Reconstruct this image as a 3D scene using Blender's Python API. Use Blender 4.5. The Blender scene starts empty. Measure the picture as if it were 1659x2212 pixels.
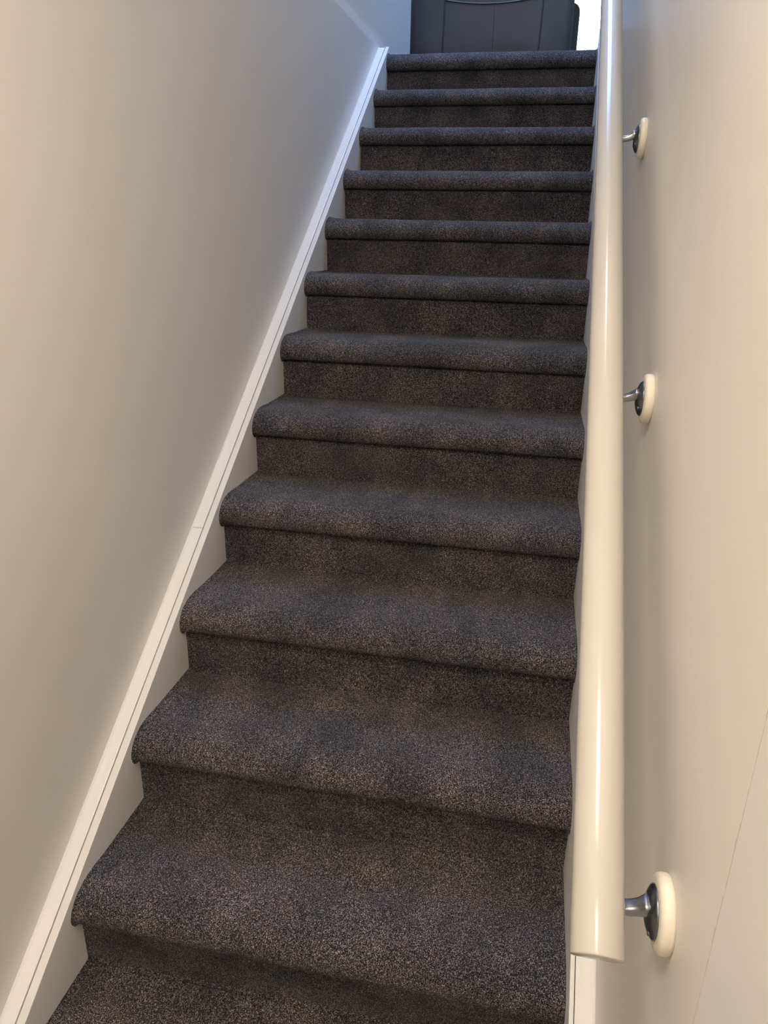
import bpy, bmesh, math, random
from mathutils import Vector, Matrix, noise

random.seed(7)
scene = bpy.context.scene
COL = scene.collection

# ------------------------------------------------------------------ sizes (metres)
R = 0.185            # rise of a step
G = 0.2711           # going of a step
N = 13               # number of rises
W = 0.9615           # clear width between the stringers
H = N * R            # landing height above the hall floor
K = R / G            # pitch of the flight
XL = -0.048          # face of the left wall
XR = 1.004           # face of the right wall
TOP = H + 2.40       # ceiling of the upper storey
HALL_TOP = H + 0.30  # ceiling of the hall behind the viewer


def Z(z):            # heights measured from the landing
    return H + z


# ------------------------------------------------------------------ camera
F_PX = 1603.6
pitch, roll, yaw = -0.3622, 0.0198, 0.1946
fwd = Vector((-math.sin(yaw) * math.cos(pitch), math.cos(yaw) * math.cos(pitch), math.sin(pitch)))
rt = Vector((math.cos(yaw), math.sin(yaw), 0))
up = rt.cross(fwd)
cr = math.cos(roll) * rt + math.sin(roll) * up
cu = -math.sin(roll) * rt + math.cos(roll) * up
cam_data = bpy.data.cameras.new('camera')
cam_data.sensor_fit = 'HORIZONTAL'
cam_data.sensor_width = 36.0
cam_data.lens = 36.0 * F_PX / 1659.0
cam_data.clip_start = 0.02
cam = bpy.data.objects.new('camera', cam_data)
COL.objects.link(cam)
M = Matrix((cr, cu, -fwd)).transposed().to_4x4()
M.translation = Vector((0.8078, -3.969, Z(-0.7748)))
cam.matrix_world = M
scene.camera = cam

# ------------------------------------------------------------------ sky
world = bpy.data.worlds.new('sky')
scene.world = world
world.use_nodes = True
wt = world.node_tree
for n in list(wt.nodes):
    wt.nodes.remove(n)
wo = wt.nodes.new('ShaderNodeOutputWorld')
wb = wt.nodes.new('ShaderNodeBackground')
ws = wt.nodes.new('ShaderNodeTexSky')
ws.sky_type = 'NISHITA'
ws.sun_disc = False
ws.sun_elevation = math.radians(38)
ws.sun_rotation = math.radians(200)
wtint = wt.nodes.new('ShaderNodeMix')          # the camera is balanced for the warm lamps, so daylight reads blue
wtint.data_type = 'RGBA'
wtint.blend_type = 'MULTIPLY'
wtint.inputs[0].default_value = 1.0
wtint.inputs[7].default_value = (0.73, 0.90, 1.09, 1)
wt.links.new(ws.outputs[0], wtint.inputs[6])
wt.links.new(wtint.outputs[2], wb.inputs[0])
wb.inputs[1].default_value = 13.0
wt.links.new(wb.outputs[0], wo.inputs[0])

# ------------------------------------------------------------------ colour management
scene.view_settings.view_transform = 'Standard'
scene.view_settings.look = 'None'
scene.view_settings.gamma = 1.0
scene.view_settings.use_curve_mapping = False
scene.view_settings.exposure = 0.0
scene.cycles.max_bounces = 8
scene.cycles.diffuse_bounces = 5
scene.cycles.use_denoising = True
scene.cycles.adaptive_threshold = 0.02

LAMP_COLOUR = (1.0, 0.885, 0.74)
LAMP_POWER = 25.5


# ------------------------------------------------------------------ materials
def new_mat(name):
    m = bpy.data.materials.new(name)
    m.use_nodes = True
    nt = m.node_tree
    b = nt.nodes['Principled BSDF']
    return m, nt, b


def coords(nt, scale=1.0):
    tc = nt.nodes.new('ShaderNodeTexCoord')
    g = nt.nodes.new('ShaderNodeNewGeometry')
    return g.outputs['Position']


def noise_node(nt, vec, scale, detail=2.0, rough=0.5):
    n = nt.nodes.new('ShaderNodeTexNoise')
    n.inputs['Scale'].default_value = scale
    n.inputs['Detail'].default_value = detail
    n.inputs['Roughness'].default_value = rough
    nt.links.new(vec, n.inputs['Vector'])
    return n


def ramp(nt, fac, stops):
    r = nt.nodes.new('ShaderNodeValToRGB')
    el = r.color_ramp.elements
    while len(el) < len(stops):
        el.new(0.5)
    for e, (p, c) in zip(el, stops):
        e.position = p
        e.color = (*c, 1)
    nt.links.new(fac, r.inputs[0])
    return r


def mix(nt, kind, fac, a, b):
    m = nt.nodes.new('ShaderNodeMix')
    m.data_type = 'RGBA'
    m.blend_type = kind
    if hasattr(fac, 'node'):
        nt.links.new(fac, m.inputs[0])
    else:
        m.inputs[0].default_value = fac
    for s, v in ((m.inputs[6], a), (m.inputs[7], b)):
        if hasattr(v, 'node'):
            nt.links.new(v, s)
        else:
            s.default_value = (*v, 1)
    return m.outputs[2]


def bump(nt, b, height, strength, dist):
    bp = nt.nodes.new('ShaderNodeBump')
    bp.inputs['Strength'].default_value = strength
    bp.inputs['Distance'].default_value = dist
    nt.links.new(height, bp.inputs['Height'])
    nt.links.new(bp.outputs[0], b.inputs['Normal'])
    return bp


def paint(name, col, rough=0.5, bump_s=0.05, var=0.04, scale=160):
    m, nt, b = new_mat(name)
    v = coords(nt)
    n1 = noise_node(nt, v, 3.0, 3.0)
    r = ramp(nt, n1.outputs[0], [(0.3, tuple(c * (1 - var) for c in col)), (0.7, tuple(min(1, c * (1 + var)) for c in col))])
    nt.links.new(r.outputs[0], b.inputs['Base Color'])
    b.inputs['Roughness'].default_value = rough
    n2 = noise_node(nt, v, scale, 3.0)
    bump(nt, b, n2.outputs[0], bump_s, 0.002)
    return m


def carpet_mat():
    m, nt, b = new_mat('charcoal_carpet')
    mp = nt.nodes.new('ShaderNodeMapping')       # the pile leans along the flight
    mp.inputs['Scale'].default_value = (1.0, 0.7, 1.0)
    nt.links.new(coords(nt), mp.inputs['Vector'])
    v = mp.outputs[0]
    n1 = noise_node(nt, v, 560.0, 2.0, 0.65)     # single tufts
    n2 = noise_node(nt, v, 800.0, 1.0, 0.5)      # yarn ends
    n5 = noise_node(nt, v, 210.0, 2.0, 0.6)      # clumps of tufts
    n3 = noise_node(nt, v, 9.0, 3.0, 0.55)       # trodden patches
    n4 = noise_node(nt, v, 60.0, 2.0, 0.5)
    tuft = ramp(nt, n1.outputs[0], [(0.40, (0.0055, 0.005, 0.0053)), (0.50, (0.044, 0.0395, 0.0405)), (0.63, (0.28, 0.256, 0.264))])
    fleck = ramp(nt, n2.outputs[0], [(0.35, (0.35, 0.35, 0.35)), (0.65, (1.65, 1.65, 1.65))])
    c = mix(nt, 'MULTIPLY', 1.0, tuft.outputs[0], fleck.outputs[0])
    clump = ramp(nt, n5.outputs[0], [(0.36, (0.6, 0.6, 0.6)), (0.64, (1.4, 1.4, 1.4))])
    c = mix(nt, 'MULTIPLY', 1.0, c, clump.outputs[0])
    hue = ramp(nt, n4.outputs[0], [(0.35, (0.95, 0.99, 1.05)), (0.65, (1.07, 1.0, 0.97))])
    c = mix(nt, 'MULTIPLY', 1.0, c, hue.outputs[0])
    worn = ramp(nt, n3.outputs[0], [(0.34, (0.68, 0.69, 0.72)), (0.5, (0.98, 0.96, 0.97)), (0.66, (1.32, 1.26, 1.20))])
    c = mix(nt, 'MULTIPLY', 1.0, c, worn.outputs[0])
    nt.links.new(c, b.inputs['Base Color'])
    b.inputs['Roughness'].default_value = 0.95
    b.inputs['Specular IOR Level'].default_value = 0.15
    b.inputs['Sheen Weight'].default_value = 0.06
    b.inputs['Sheen Roughness'].default_value = 0.5
    add = nt.nodes.new('ShaderNodeMath')
    add.operation = 'ADD'
    nt.links.new(n1.outputs[0], add.inputs[0])
    nt.links.new(n5.outputs[0], add.inputs[1])
    bump(nt, b, add.outputs[0], 1.0, 0.004)
    return m


def metal(name, col, rough):
    m, nt, b = new_mat(name)
    v = coords(nt)
    n = noise_node(nt, v, 220.0, 2.0)
    r = ramp(nt, n.outputs[0], [(0.3, tuple(c * 0.93 for c in col)), (0.7, tuple(min(1, c * 1.05) for c in col))])
    nt.links.new(r.outputs[0], b.inputs['Base Color'])
    b.inputs['Metallic'].default_value = 1.0
    b.inputs['Roughness'].default_value = rough
    return m


def leather_mat():
    m, nt, b = new_mat('dark_leather')
    v = coords(nt)
    n1 = noise_node(nt, v, 5.0, 3.0)
    r = ramp(nt, n1.outputs[0], [(0.3, (0.036, 0.032, 0.033)), (0.7, (0.054, 0.048, 0.049))])
    nt.links.new(r.outputs[0], b.inputs['Base Color'])
    b.inputs['Roughness'].default_value = 0.45
    n2 = nt.nodes.new('ShaderNodeTexVoronoi')
    n2.inputs['Scale'].default_value = 260.0
    nt.links.new(v, n2.inputs['Vector'])
    bump(nt, b, n2.outputs['Distance'], 0.12, 0.002)
    return m


def plain(name, col, rough=0.6):
    m, nt, b = new_mat(name)
    v = coords(nt)
    n = noise_node(nt, v, 30.0, 2.0)
    r = ramp(nt, n.outputs[0], [(0.3, tuple(c * 0.95 for c in col)), (0.7, tuple(min(1, c * 1.04) for c in col))])
    nt.links.new(r.outputs[0], b.inputs['Base Color'])
    b.inputs['Roughness'].default_value = rough
    return m


def glass_mat():
    m, nt, b = new_mat('window_glass')
    nt.nodes.remove(b)
    out = nt.nodes['Material Output']
    t = nt.nodes.new('ShaderNodeBsdfTransparent')
    t.inputs[0].default_value = (0.97, 0.985, 0.98, 1)
    g = nt.nodes.new('ShaderNodeBsdfGlossy')
    g.inputs['Roughness'].default_value = 0.02
    f = nt.nodes.new('ShaderNodeFresnel')
    f.inputs['IOR'].default_value = 1.5
    ms = nt.nodes.new('ShaderNodeMixShader')
    nt.links.new(f.outputs[0], ms.inputs[0])
    nt.links.new(t.outputs[0], ms.inputs[1])
    nt.links.new(g.outputs[0], ms.inputs[2])
    nt.links.new(ms.outputs[0], out.inputs[0])
    return m


def lamp_glow(name, col, strength):
    m, nt, b = new_mat(name)
    b.inputs['Base Color'].default_value = (0.9, 0.88, 0.84, 1)
    b.inputs['Emission Color'].default_value = (*col, 1)
    b.inputs['Emission Strength'].default_value = strength
    return m


MAT = {
    'wall': paint('cream_wall_paint', (0.73, 0.695, 0.64), 0.42, 0.05, 0.015, 220),
    'wall2': paint('pale_panel_paint', (0.72, 0.70, 0.67), 0.45, 0.06, 0.03, 120),
    'ceiling': paint('white_ceiling_paint', (0.80, 0.78, 0.75), 0.7, 0.05, 0.02, 200),
    'wood': paint('cream_gloss_woodwork', (0.80, 0.77, 0.72), 0.28, 0.03, 0.03, 90),
    'stringer': paint('cream_stringer_paint', (0.74, 0.715, 0.67), 0.35, 0.03, 0.02, 90),
    'caulk': paint('cracked_caulk', (0.60, 0.53, 0.43), 0.8, 0.2, 0.15, 300),
    'rail': paint('cream_handrail_gloss', (0.53, 0.50, 0.44), 0.18, 0.008, 0.02, 60),
    'carpet': carpet_mat(),
    'steel': metal('brushed_steel', (0.36, 0.37, 0.39), 0.34),
    'dark_steel': metal('dark_polished_steel', (0.20, 0.215, 0.24), 0.30),
    'rosette': plain('ivory_wood', (0.78, 0.71, 0.59), 0.45),
    'leather': leather_mat(),
    'piping': plain('dark_stitched_piping', (0.022, 0.019, 0.020), 0.5),
    'foot': plain('black_plastic', (0.02, 0.02, 0.02), 0.5),
    'frame': plain('white_window_frame', (0.82, 0.82, 0.80), 0.35),
    'glass': glass_mat(),
    'hall_floor': plain('grey_hall_tiles', (0.34, 0.31, 0.28), 0.5),
}


# ------------------------------------------------------------------ mesh helpers
def link(name, bm, mat, parent=None, smooth=False):
    bmesh.ops.recalc_face_normals(bm, faces=bm.faces[:])
    me = bpy.data.meshes.new(name)
    bm.to_mesh(me)
    bm.free()
    if smooth:
        for p in me.polygons:
            p.use_smooth = True
    me.materials.append(mat)
    o = bpy.data.objects.new(name, me)
    COL.objects.link(o)
    if parent:
        o.parent = parent
    return o


def box(bm, x0, x1, y0, y1, z0, z1):
    vs = [bm.verts.new((x, y, z)) for z in (z0, z1) for y in (y0, y1) for x in (x0, x1)]
    for f in ((0, 1, 3, 2), (4, 6, 7, 5), (0, 4, 5, 1), (2, 3, 7, 6), (0, 2, 6, 4), (1, 5, 7, 3)):
        bm.faces.new([vs[i] for i in f])
    return vs


def bevel(bm, w, seg=2):
    bmesh.ops.bevel(bm, geom=bm.edges[:], offset=w, segments=seg, affect='EDGES', profile=0.5)


def boxes(name, mat, rows, parent=None, bev=0.0, seg=2, smooth=False):
    bm = bmesh.new()
    for r in rows:
        box(bm, *r)
    if bev:
        bevel(bm, bev, seg)
    return link(name, bm, mat, parent, smooth)


def prism(bm, poly, x0, x1):
    """poly: list of (y, z), extruded along x."""
    a = [bm.verts.new((x0, y, z)) for y, z in poly]
    b = [bm.verts.new((x1, y, z)) for y, z in poly]
    n = len(poly)
    for i in range(n):
        j = (i + 1) % n
        bm.faces.new((a[i], a[j], b[j], b[i]))
    bm.faces.new(a[::-1])
    bm.faces.new(b)


def tube(bm, pts, rad, seg=10, flat=1.0, side=None):
    """round bar along pts; flat squashes it along `side` cross direction."""
    rings = []
    n = len(pts)
    for i, p in enumerate(pts):
        p = Vector(p)
        t = (Vector(pts[min(i + 1, n - 1)]) - Vector(pts[max(i - 1, 0)])).normalized()
        s = Vector(side) if side else (Vector((0, 0, 1)) if abs(t.z) < 0.9 else Vector((0, 1, 0)))
        s = (s - t * s.dot(t)).normalized()
        q = t.cross(s)
        rr = rad[i] if isinstance(rad, (list, tuple)) else rad
        rings.append([bm.verts.new(p + s * (math.cos(a) * rr) + q * (math.sin(a) * rr * flat))
                      for a in (2 * math.pi * k / seg for k in range(seg))])
    for i in range(n - 1):
        for k in range(seg):
            l = (k + 1) % seg
            bm.faces.new((rings[i][k], rings[i][l], rings[i + 1][l], rings[i + 1][k]))
    bm.faces.new(rings[0][::-1])
    bm.faces.new(rings[-1])


def lathe_x(bm, cx, cy, cz, prof, seg=40):
    """prof: list of (distance out from the wall towards -x, radius)."""
    rings = []
    for d, r in prof:
        rings.append([bm.verts.new((cx - d, cy + r * math.cos(a), cz + r * math.sin(a)))
                      for a in (2 * math.pi * k / seg for k in range(seg))])
    for i in range(len(prof) - 1):
        for k in range(seg):
            l = (k + 1) % seg
            bm.faces.new((rings[i][k], rings[i][l], rings[i + 1][l], rings[i + 1][k]))
    bm.faces.new(rings[0][::-1])
    bm.faces.new(rings[-1])


def empty(name, loc, parent=None):
    o = bpy.data.objects.new(name, None)
    COL.objects.link(o)
    o.location = loc
    o.empty_display_size = 0.1
    if parent:
        o.parent = parent
    return o


def keep(o, root):
    """parent o to root while its mesh stays in world coordinates."""
    o.parent = root
    o.matrix_parent_inverse = Matrix.Translation(-Vector(root.location)) if root.parent is None else \
        Matrix.Translation(-(Vector(root.location) + Vector(root.parent.location)))
    return o


def tag(o, label, cat, group=None):
    o['label'] = label
    o['category'] = cat
    if group:
        o['group'] = group
    return o


def structure(o, label=None):
    o['kind'] = 'structure'
    if label:
        o['label'] = label
    return o


# ------------------------------------------------------------------ the shell
YB, YF = -6.2, 6.0            # hall end, window wall
YL_END, YR_END = 0.90, 0.33   # where the stairwell walls end on the landing
Y_JOINT = -3.449             # upright joint in the right wall
X0, X1 = -2.4, 3.4            # upper room

bm = bmesh.new()                      # the plaster steps back a little at the landing level
pr = [(XL, 0), (XL, Z(0.030)), (XL - 0.0015, Z(0.045)), (XL - 0.0045, Z(0.075)), (XL - 0.0052, Z(0.10)), (XL - 0.0052, TOP), (XL - 0.12, TOP), (XL - 0.12, 0)]
wa = [bm.verts.new((x_, YB, z_)) for x_, z_ in pr]
wb_ = [bm.verts.new((x_, YL_END, z_)) for x_, z_ in pr]
for k in range(len(pr)):
    l = (k + 1) % len(pr)
    bm.faces.new((wa[k], wa[l], wb_[l], wb_[k]))
bm.faces.new(wa[::-1])
bm.faces.new(wb_)
structure(link('wall_left', bm, MAT['wall']), 'smooth cream painted wall above the sloping skirting strip')
structure(boxes('wall_right', MAT['wall'], [(XR, XR + 0.12, Y_JOINT + 0.001, YR_END, 0, TOP)]),
          'cream painted wall carrying the handrail brackets')
structure(boxes('wall_right_end', MAT['wall2'], [(XR - 0.0006, XR + 0.12, YB, Y_JOINT - 0.001, 0, TOP)]),
          'paler upright panel at the foot of the right wall')
structure(boxes('wall_hall', MAT['wall'], [(XL, XR, YB - 0.12, YB, 0, HALL_TOP)]), 'cream wall closing the hall')
structure(boxes('ceiling_hall', MAT['ceiling'], [(XL, XR, YB, -3.0, HALL_TOP, HALL_TOP + 0.15)]), 'white hall ceiling')
structure(boxes('wall_over_hall', MAT['wall'], [(XL, XR, -3.12, -3.0, HALL_TOP + 0.15, TOP)]), 'cream wall above the hall opening')
KX0, KX1, KY0, KY1 = 0.0, 0.95, -0.45, 0.88     # roof light above the head of the stairs
structure(boxes('ceiling', MAT['ceiling'], [(X0, KX0, -3.12, YF, TOP, TOP + 0.12), (KX1, X1, -3.12, YF, TOP, TOP + 0.12),
                                            (KX0, KX1, -3.12, KY0, TOP, TOP + 0.12), (KX0, KX1, KY1, YF, TOP, TOP + 0.12)]),
          'white ceiling of the upper room')
structure(boxes('floor_hall', MAT['hall_floor'], [(XL, XR, YB, -3.18, -0.1, 0.0)]), 'grey hall floor at the foot of the stairs')
structure(boxes('floor_landing', MAT['carpet'], [(XL, XR, 0.12, YL_END, H - 0.15, H), (X0, X1, YL_END, YF, H - 0.15, H),
                                                 (XR, X1, YR_END, YL_END, H - 0.15, H)]),
          'charcoal carpet of the landing and upper room')
structure(boxes('wall_room_left', MAT['wall'], [(X0 - 0.12, X0, YL_END, YF, H, TOP), (X0, XL - 0.12, YL_END - 0.12, YL_END, H, TOP)]),
          'cream walls of the upper room')
# the back wall of the room with its window opening
WX0, WX1, WZ0, WZ1 = 0.80, 1.90, 0.45, 1.85
structure(boxes('wall_back', MAT['wall'], [(X0, WX0, YF, YF + 0.14, H, TOP), (WX1, X1, YF, YF + 0.14, H, TOP),
                                           (WX0, WX1, YF, YF + 0.14, H, Z(WZ0)), (WX0, WX1, YF, YF + 0.14, Z(WZ1), TOP)]),
          'cream back wall of the upper room around the bright window')
structure(boxes('wall_room_right', MAT['wall'], [(X1, X1 + 0.14, YR_END, YF, H, TOP), (XR + 0.12, X1, YR_END - 0.12, YR_END, H, TOP)]),
          'cream side wall of the upper room')


def window(name, label, lx, ly, axis, length):
    w = empty(name, (lx, ly, Z(WZ0)))
    structure(w, label)
    h = WZ1 - WZ0

    def part(nm, mat, rows, bev=0.0):
        rr = []
        for (a0, a1, d0, d1, z0, z1) in rows:
            rr.append((a0, a1, d0, d1, z0, z1) if axis == 'x' else (d0, d1, a0, a1, z0, z1))
        return boxes(nm, mat, rr, w, bev)
    f = 0.055
    part('frame', MAT['frame'], [(0, f, 0.04, 0.10, 0, h), (length - f, length, 0.04, 0.10, 0, h),
                                 (f, length - f, 0.04, 0.10, 0, f), (f, length - f, 0.04, 0.10, h - f, h)])
    mid = length / 2
    part('mullion', MAT['frame'], [(mid - 0.03, mid + 0.03, 0.045, 0.095, f, h - f)])
    part('pane', MAT['glass'], [(f, mid - 0.03, 0.066, 0.072, f, h - f)])
    part('pane', MAT['glass'], [(mid + 0.03, length - f, 0.066, 0.072, f, h - f)])
    return w


window('window_1', 'tall bright window glowing white beyond the armchair', WX0, YF, 'x', WX1 - WX0)
sk = empty('window_2', (KX0, KY0, TOP))
structure(sk, 'roof light above the head of the stairs')
kw, kd, f_ = KX1 - KX0, KY1 - KY0, 0.05
boxes('frame', MAT['frame'], [(0, f_, 0, kd, 0.05, 0.12), (kw - f_, kw, 0, kd, 0.05, 0.12), (f_, kw - f_, 0, f_, 0.05, 0.12), (f_, kw - f_, kd - f_, kd, 0.05, 0.12)], sk)
boxes('pane', MAT['glass'], [(f_, kw - f_, f_, kd - f_, 0.088, 0.094)], sk)


def portal(name, loc, rot, sx, sy):
    l = bpy.data.lights.new(name, 'AREA')
    l.shape = 'RECTANGLE'
    l.size, l.size_y = sx, sy
    l.cycles.is_portal = True
    o = bpy.data.objects.new(name, l)
    COL.objects.link(o)
    o.location = loc
    o.rotation_euler = rot
    return o


portal('window_portal', ((WX0 + WX1) / 2, YF + 0.13, Z((WZ0 + WZ1) / 2)), (math.radians(-90), 0, 0), WX1 - WX0, WZ1 - WZ0)
portal('window_portal', ((KX0 + KX1) / 2, (KY0 + KY1) / 2, TOP + 0.115), (0, 0, 0), kw, kd)

structure(boxes('ground_outside', plain('pale_concrete', (0.55, 0.54, 0.52), 0.9), [(-12, 16, YF + 0.3, YF + 26, H - 0.75, H - 0.55)]),
          'unseen pale concrete ground outside, added to bounce daylight indoors')  # out of view, added to reflect daylight up to the room ceiling

# the uneven filled joint between wall and end panel
bm = bmesh.new()
prev = None
zz = 0.2
while zz < H + 1.0:
    w0 = 0.0010 + 0.0009 * random.random() + (0.0016 if random.random() < 0.05 else 0)
    d = -0.0004 + 0.0006 * random.random()
    oy = random.uniform(-0.0006, 0.0006)
    ring = [bm.verts.new((XR - d - 0.0004, Y_JOINT - w0 + oy, zz)), bm.verts.new((XR - d - 0.0004, Y_JOINT + w0 + oy, zz)),
            bm.verts.new((XR + 0.01, Y_JOINT + w0 + oy, zz)), bm.verts.new((XR + 0.01, Y_JOINT - w0 + oy, zz))]
    if prev:
        for i in range(4):
            j = (i + 1) % 4
            bm.faces.new((prev[i], prev[j], ring[j], ring[i]))
    prev = ring
    zz += 0.006
structure(link('trim_1', bm, MAT['caulk']), 'thin cracked filler line running up the right wall')

# ------------------------------------------------------------------ staircase
stair = empty('staircase', (W / 2, -N * G, 0))
tag(stair, 'straight flight of stairs in charcoal carpet rising between cream walls', 'staircase')

# bull-nosed tread, (y, z) from the riser face and the tread level
NOSE = [(0.018, 0.0020), (0.004, -0.0030), (-0.008, -0.0095), (-0.0165, -0.0170), (-0.0230, -0.0255), (-0.0270, -0.0345),
        (-0.0280, -0.0435), (-0.0260, -0.0525), (-0.0210, -0.0600), (-0.0135, -0.0645), (-0.0060, -0.0655), (0.0020, -0.0645), (0.0140, -0.0600)]


def carpet_sheet(bm, prof, back, nx, amp, seed, pinch):
    """sheet of carpet along the profile with an uneven pile; `back` closes the solid."""
    cols = []
    m = len(prof)
    cy = sum(p[0] for p in prof) / m
    for i in range(nx + 1):
        u = i / nx
        # finer columns at the ends so that the pile rolls over against the stringers
        x = W * u
        e = min(x, W - x)
        k = max(0.0, 1 - e / 0.009)
        col = []
        for j, (y, z) in enumerate(prof):
            p0, p1 = Vector(prof[max(j - 1, 0)]), Vector(prof[min(j + 1, m - 1)])
            t = (p1 - p0)
            nrm = Vector((t.y, -t.x)).normalized()
            v = noise.noise(Vector((x * 55, y * 55 + seed, z * 55))) * 0.5 + noise.noise(Vector((x * 260, y * 260, z * 260 + seed)))
            slow = noise.noise(Vector((x * 4, seed, z * 6)))
            off = amp * v + 0.0012 * slow - pinch * k * k
            col.append(bm.verts.new((x, y + nrm.x * -off, z + nrm.y * -off)))
        cols.append((col, [bm.verts.new((x, y, z)) for y, z in back]))
    for i in range(nx):
        a, ab = cols[i]
        b, bb = cols[i + 1]
        ra, rb = a + ab, b + bb
        for j in range(len(ra)):
            l = (j + 1) % len(ra)
            bm.faces.new((ra[j], ra[l], rb[l], rb[j]))
    bm.faces.new((cols[0][0] + cols[0][1])[::-1])
    bm.faces.new(cols[-1][0] + cols[-1][1])


def dense(prof, step):
    out = [prof[0]]
    for a, b in zip(prof, prof[1:]):
        n = max(1, int(math.hypot(b[0] - a[0], b[1] - a[1]) / step))
        for k in range(1, n + 1):
            out.append((a[0] + (b[0] - a[0]) * k / n, a[1] + (b[1] - a[1]) * k / n))
    return out


for i in range(N):
    st = empty('step', (0, -i * G, Z(-i * R)))
    keep_loc = Vector(st.location)
    st.parent = stair
    st.matrix_parent_inverse = Matrix.Translation(-Vector(stair.location))
    near = i >= 6
    nx = 320 if near else 200
    depth = G if i else 0.125
    lift = 0.006 if i == 0 else 0.0
    top = [(depth + 0.004, 0.0), (0.110, 0.0015), (0.060, 0.0045), (0.036, 0.0045)]
    prof = dense([(y, z) for y, z in top], 0.010 if near else 0.02) + dense([(y, z + lift * max(0, 1 + z / 0.06)) for y, z in NOSE], 0.004 if near else 0.006)
    back = [(0.017, -0.052), (0.017, -0.040), (depth + 0.004, -0.030)]
    bm = bmesh.new()
    carpet_sheet(bm, prof, back, nx, 0.0011, i * 13.7, 0.006)
    link('tread', bm, MAT['carpet'], st, True)
    rp = [(0.0160, -0.0570), (0.0120, -0.0670), (0.0045, -0.0705), (0.0010, -0.0745), (0.0, -0.0810), (0.0, -0.0920), (0.0, -R + 0.012), (-0.0015, -R + 0.004), (-0.006, -R + 0.0005)]
    bm = bmesh.new()
    carpet_sheet(bm, dense(rp, 0.006), [(0.004, -R - 0.004), (0.022, -R - 0.004), (0.022, -0.060)], nx, 0.0009, i * 7.3 + 99, 0.003)
    link('riser', bm, MAT['carpet'], st, True)


def on_pitch(y, h):
    return Z(y * K + h)


def sloped(name, x0, x1, h_top, depth, ya, yb, mat, bev=0.0012, end_top=True):
    """board following the pitch from ya (low) to yb (high)."""
    bot = [(yb, on_pitch(yb, h_top - depth))]
    if on_pitch(ya, h_top - depth) < 0:
        bot += [(-(H + h_top - depth) / K, 0.0), (ya, 0.0)]
    else:
        bot += [(ya, on_pitch(ya, h_top - depth))]
    poly = bot + [(ya, on_pitch(ya, h_top)), (yb, on_pitch(yb, h_top))]
    bm = bmesh.new()
    prism(bm, poly, x0, x1)
    if bev:
        bevel(bm, bev, 2)
    return keep(link(name, bm, mat), stair)


HL, HR = 0.022, 0.072
sloped('stringer', -0.0170, 0.0, HL, 0.36, -3.45, 0.030, MAT['stringer'])
JY = -2.268   # butt joint in the left strip
sloped('skirting_strip', XL + 0.0011, -0.0188, HL + 0.0025, 0.05, -3.45, JY - 0.0010, MAT['wood'])
sloped('skirting_strip', XL + 0.0011, -0.0188, HL + 0.0030, 0.05, JY + 0.0010, 0.018, MAT['wood'])
sloped('stringer', W, W + 0.0080, HR, 0.41, -3.45, 0.030, MAT['stringer'])
sloped('skirting_strip', W + 0.0092, XR - 0.0011, HR + 0.002, 0.05, -3.45, 0.018, MAT['wood'])

# painted filler bead where each strip meets its wall
for nm, xa, xb, h_, lab in (('trim_2', XL, XL + 0.0034, HL + 0.0030, 'painted bead between left wall and skirting strip'),
                            ('trim_3', XR, XR - 0.0034, HR + 0.0020, 'painted bead between right wall and skirting strip')):
    bm = bmesh.new()
    ra = [bm.verts.new((x_, -3.45, on_pitch(-3.45, h_ + d_))) for x_, d_ in ((xa, 0.0003), (xb, 0.0003), (xa, 0.0040))]
    rb = [bm.verts.new((x_, 0.018, on_pitch(0.018, h_ + d_))) for x_, d_ in ((xa, 0.0003), (xb, 0.0003), (xa, 0.0040))]
    for k in range(3):
        bm.faces.new((ra[k], ra[(k + 1) % 3], rb[(k + 1) % 3], rb[k]))
    bm.faces.new(ra[::-1])
    bm.faces.new(rb)
    structure(link(nm, bm, MAT['wood']), lab)

# ------------------------------------------------------------------ handrail
RY0, RY1 = -3.389, 0.15
RS = 0.7069
rz0 = -3.4 * K + 0.85


def rail_c(y):
    return Vector((0.9216 - 0.0016 * y / 3.4, y, Z(rz0 + RS * (y + 3.4))))


hr = empty('handrail', rail_c(RY0))
tag(hr, 'glossy cream round wooden handrail fixed to the right wall on steel brackets', 'handrail')
ax = (rail_c(RY1) - rail_c(RY0)).normalized()
nx_ = ax.cross(Vector((0, 0, 1))).normalized()
nz_ = nx_.cross(ax)
if nz_.z < 0:
    nz_ = -nz_
RAD = 0.0271
prof = []
for k in range(64):
    a = 2 * math.pi * k / 64
    x, z = RAD * math.cos(a), RAD * math.sin(a)
    prof.append((x, max(z, -0.0205)))
bm = bmesh.new()
rings = []
L = (rail_c(RY1) - rail_c(RY0)).length
stations = [(0.0, 0.965), (0.0006, 0.985), (0.0018, 1.0)] + [(L * k / 40, 1.0) for k in range(1, 40)] + [(L - 0.0018, 1.0), (L, 0.965)]
for s, q in stations:
    c = rail_c(RY0) + ax * s
    rings.append([bm.verts.new(c + nx_ * (x * q) + nz_ * (z * q)) for x, z in prof])
for a, b in zip(rings, rings[1:]):
    for k in range(64):
        l = (k + 1) % 64
        bm.faces.new((a[k], a[l], b[l], b[k]))
bm.faces.new(rings[0][::-1])
bm.faces.new(rings[-1])
o = keep(link('rail', bm, MAT['rail'], None, True), hr)
es = o.modifiers.new('split', 'EDGE_SPLIT')
es.split_angle = math.radians(50)

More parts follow.
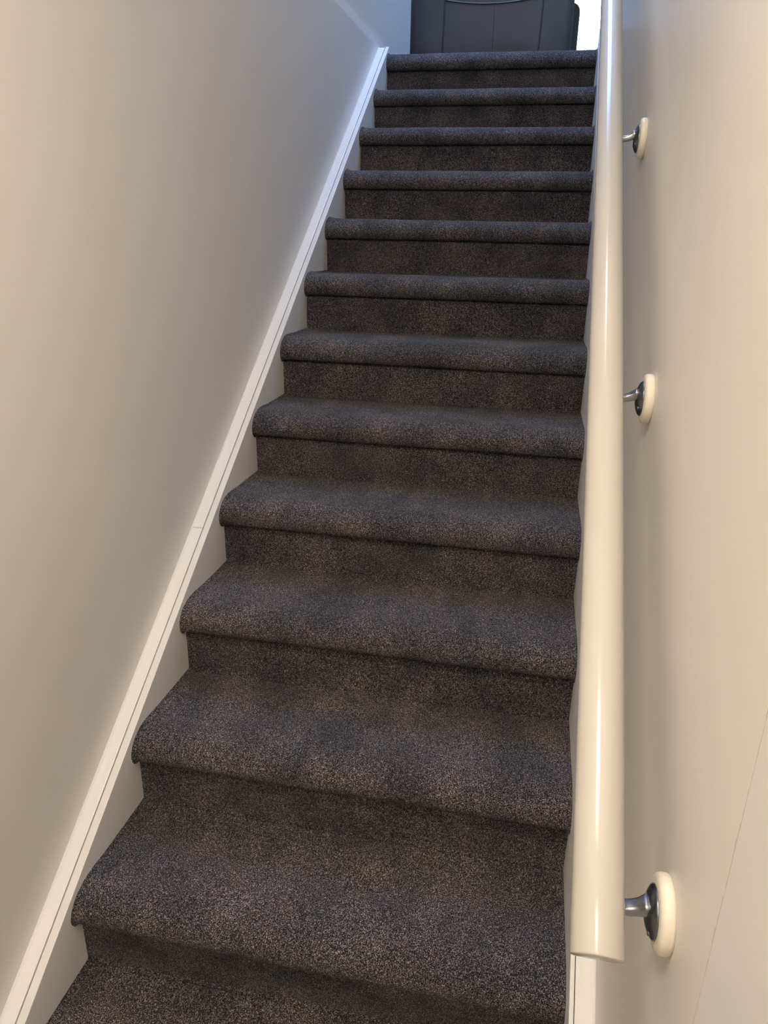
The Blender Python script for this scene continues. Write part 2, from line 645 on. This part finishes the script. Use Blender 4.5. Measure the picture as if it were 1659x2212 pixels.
for by, bz in ((-3.315, -1.466), (-2.677, -1.030), (-2.063, -0.574), (-1.29, -0.040)):
    br = empty('bracket', (XR, by, Z(bz)))
    br.parent = hr
    br.matrix_parent_inverse = Matrix.Translation(-Vector(hr.location))

    def sub(nm, bm_, mat):
        return link(nm, bm_, mat, br, True)
    bm = bmesh.new()
    lathe_x(bm, 0, 0, 0, [(0.0, 0.0400), (0.003, 0.0415), (0.009, 0.0415), (0.0125, 0.0402), (0.0145, 0.0375), (0.0155, 0.034), (0.0155, 0.004)], 48)
    sub('rosette', bm, MAT['rosette'])
    bm = bmesh.new()
    lathe_x(bm, 0, 0, 0, [(0.0150, 0.0290), (0.0165, 0.0290), (0.0185, 0.0275), (0.0210, 0.0235), (0.0230, 0.0185), (0.0242, 0.0130), (0.0248, 0.003)], 40)
    sub('flange', bm, MAT['dark_steel'])
    rc = rail_c(by) - Vector((XR, by, Z(bz)))
    under = rc.z - 0.0205 / ax.y
    pts = [(-0.0205, 0, 0.0085), (-0.025, 0, 0.0065), (-0.031, 0, 0.0030), (-0.039, 0, 0.0005), (-0.050, 0, -0.0010), (-0.060, 0, -0.0010),
           (-0.069, 0, 0.001), (-0.0765, 0, 0.007), (rc.x, 0, 0.016), (rc.x, 0, under + 0.001)]
    wid = [0.0125, 0.0105, 0.0092, 0.0085, 0.0082, 0.0082, 0.0080, 0.0078, 0.0075, 0.0075]
    thk = [0.0095, 0.0080, 0.0070, 0.0064, 0.0060, 0.0058, 0.0058, 0.0058, 0.0058, 0.0058]
    bm = bmesh.new()
    rr_ = []
    for k_, p_ in enumerate(pts):
        t_ = (Vector(pts[min(k_ + 1, len(pts) - 1)]) - Vector(pts[max(k_ - 1, 0)])).normalized()
        q_ = t_.cross(Vector((0, 1, 0)))
        ring_ = []
        for m_ in range(20):
            a_ = 2 * math.pi * m_ / 20
            ca, sa = math.cos(a_), math.sin(a_)
            u_ = math.copysign(abs(ca) ** 0.55, ca)
            w_ = math.copysign(abs(sa) ** 0.55, sa)
            ring_.append(bm.verts.new(Vector(p_) + Vector((0, u_ * wid[k_], 0)) + q_ * (w_ * thk[k_])))
        rr_.append(ring_)
    for a_, b_ in zip(rr_, rr_[1:]):
        for m_ in range(20):
            bm.faces.new((a_[m_], a_[(m_ + 1) % 20], b_[(m_ + 1) % 20], b_[m_]))
    bm.faces.new(rr_[0][::-1])
    bm.faces.new(rr_[-1])
    sub('arm', bm, MAT['steel'])
    bm = bmesh.new()
    vs = box(bm, rc.x - 0.012, rc.x + 0.012, -0.028, 0.028, under - 0.0045, under - 0.0005)
    for v_ in bm.verts:
        v_.co.z += v_.co.y * RS
    bevel(bm, 0.001, 1)
    sub('saddle', bm, MAT['steel'])
    for a in (215, 325):
        bm = bmesh.new()
        sy, sz = 0.0215 * math.cos(math.radians(a)), 0.0215 * math.sin(math.radians(a))
        lathe_x(bm, 0, sy, sz, [(0.0185, 0.0034), (0.0222, 0.0034), (0.0230, 0.0024), (0.0233, 0.0006)], 14)
        sub('screw', bm, MAT['dark_steel'])

# ------------------------------------------------------------------ armchair on the landing
ch = empty('armchair', (0.39, 1.02, H))
tag(ch, 'dark brown leather armchair turned with its back to the stairs', 'armchair')


def soft(name, x0, x1, y0, y1, z0, z1, bev_, mat=None, lean=0.0, sub=2, bulge=0.0):
    bm = bmesh.new()
    box(bm, x0, x1, y0, y1, z0, z1)
    bevel(bm, bev_, 4)
    bmesh.ops.subdivide_edges(bm, edges=[e for e in bm.edges if e.calc_length() > 0.12], cuts=5, use_grid_fill=True)
    xm, zm = (x0 + x1) / 2, (z0 + z1) / 2
    for v_ in bm.verts:
        u = 1 - ((v_.co.x - xm) / ((x1 - x0) / 2)) ** 2
        w_ = 1 - ((v_.co.z - zm) / ((z1 - z0) / 2)) ** 2
        b_ = bulge * max(0, u) ** 0.5 * max(0, w_) ** 0.5
        v_.co.y += (-b_ if v_.co.y < (y0 + y1) / 2 else b_)
        v_.co.y -= lean * (v_.co.z - z0)
    return link(name, bm, mat or MAT['leather'], ch, True)


# chair coordinates: x across, -y towards the stairs
BX0, BX1 = -0.475, 0.462
soft('backrest', BX0, BX1, 0.0, 0.20, 0.10, 1.02, 0.045, None, 0.05, 2, 0.012)
back_y = lambda x, z: -0.05 * (z - 0.10) - 0.012 * max(0, 1 - (x / 0.468) ** 2) ** 0.5 * max(0, 1 - ((z - 0.56) / 0.46) ** 2) ** 0.5 - 0.0005
for sx in (-0.275, 0.278):
    bm = bmesh.new()
    tube(bm, [(sx + 0.012 * math.sin(math.pi * (z - 0.14) / 0.8), back_y(sx, z), z) for z in [0.14 + 0.04 * k for k in range(21)]], 0.0045, 8)
    link('seam', bm, MAT['piping'], ch, True)
bm = bmesh.new()
tube(bm, [(0.02, back_y(0.02, z), z) for z in [0.14 + 0.03 * k for k in range(12)]], 0.0014, 6)
link('seam', bm, MAT['piping'], ch, True)
bm = bmesh.new()
tube(bm, [(x, back_y(x, 0.437 + 0.35 * x * x), 0.437 + 0.35 * x * x) for x in [-0.265 + 0.0265 * k for k in range(21)]], 0.0040, 8)
link('seam', bm, MAT['piping'], ch, True)
for s in (-1, 1):
    cx = 0.452 * s - 0.0065
    soft('arm', cx - 0.055, cx + 0.055, 0.215, 0.90, 0.06, 0.50, 0.05, None, 0.0, 2, 0.0)
soft('seat', -0.385, 0.375, 0.21, 0.90, 0.10, 0.34, 0.04, None, 0, 2, 0.0)
soft('seat_cushion', -0.38, 0.37, 0.19, 0.92, 0.342, 0.47, 0.05, None, 0, 2, 0.0)
soft('back_cushion', -0.40, 0.39, 0.16, 0.33, 0.475, 1.00, 0.06, None, 0.04, 2, 0.02)
for fx in (-0.38, 0.37):
    for fy in (0.06, 0.80):
        bm = bmesh.new()
        tube(bm, [(fx, fy, 0.0), (fx, fy, 0.125)], [0.018, 0.026], 16)
        link('foot', bm, MAT['foot'], ch, True)


# ------------------------------------------------------------------ ceiling lamps of the hall, plus an added fill lamp in the stairwell
def ceiling_lamp(loc, rad, power, label):
    t = empty('ceiling_light', loc)
    tag(t, label, 'light')
    bm = bmesh.new()
    tube(bm, [(0, 0, -0.028), (0, 0, 0.0)], [rad * 1.08, rad * 1.08], 48, 1.0, (1, 0, 0))
    link('base', bm, MAT['frame'], t, True)
    prof_ = [(rad * math.cos(a), -0.028 - 0.06 * math.sin(a)) for a in [math.pi / 2 * k / 8 for k in range(9)]]
    bm = bmesh.new()
    rings_ = []
    for r_, z_ in prof_[:-1]:
        rings_.append([bm.verts.new((r_ * math.cos(2 * math.pi * k / 40), r_ * math.sin(2 * math.pi * k / 40), z_)) for k in range(40)])
    for a, b in zip(rings_, rings_[1:]):
        for k in range(40):
            l = (k + 1) % 40
            bm.faces.new((a[k], a[l], b[l], b[k]))
    bm.faces.new(rings_[-1])
    area = math.pi * rad * rad * 1.3
    link('diffuser', bm, lamp_glow('lamp_diffuser', LAMP_COLOUR, power / (math.pi * area)), t, True)
    return t


ceiling_lamp((0.48, -3.75, HALL_TOP), 0.15, LAMP_POWER, 'round frosted ceiling light over the foot of the stairs')
ceiling_lamp((0.45, -1.70, TOP), 0.16, LAMP_POWER * 0.7, 'added fill light, a round frosted fitting high above the stairs')  # added fill that brightens the upper steps, shaped as a ceiling fitting
ceiling_lamp((0.50, -5.00, HALL_TOP), 0.15, LAMP_POWER * 0.8, 'round frosted ceiling light farther back in the hall')
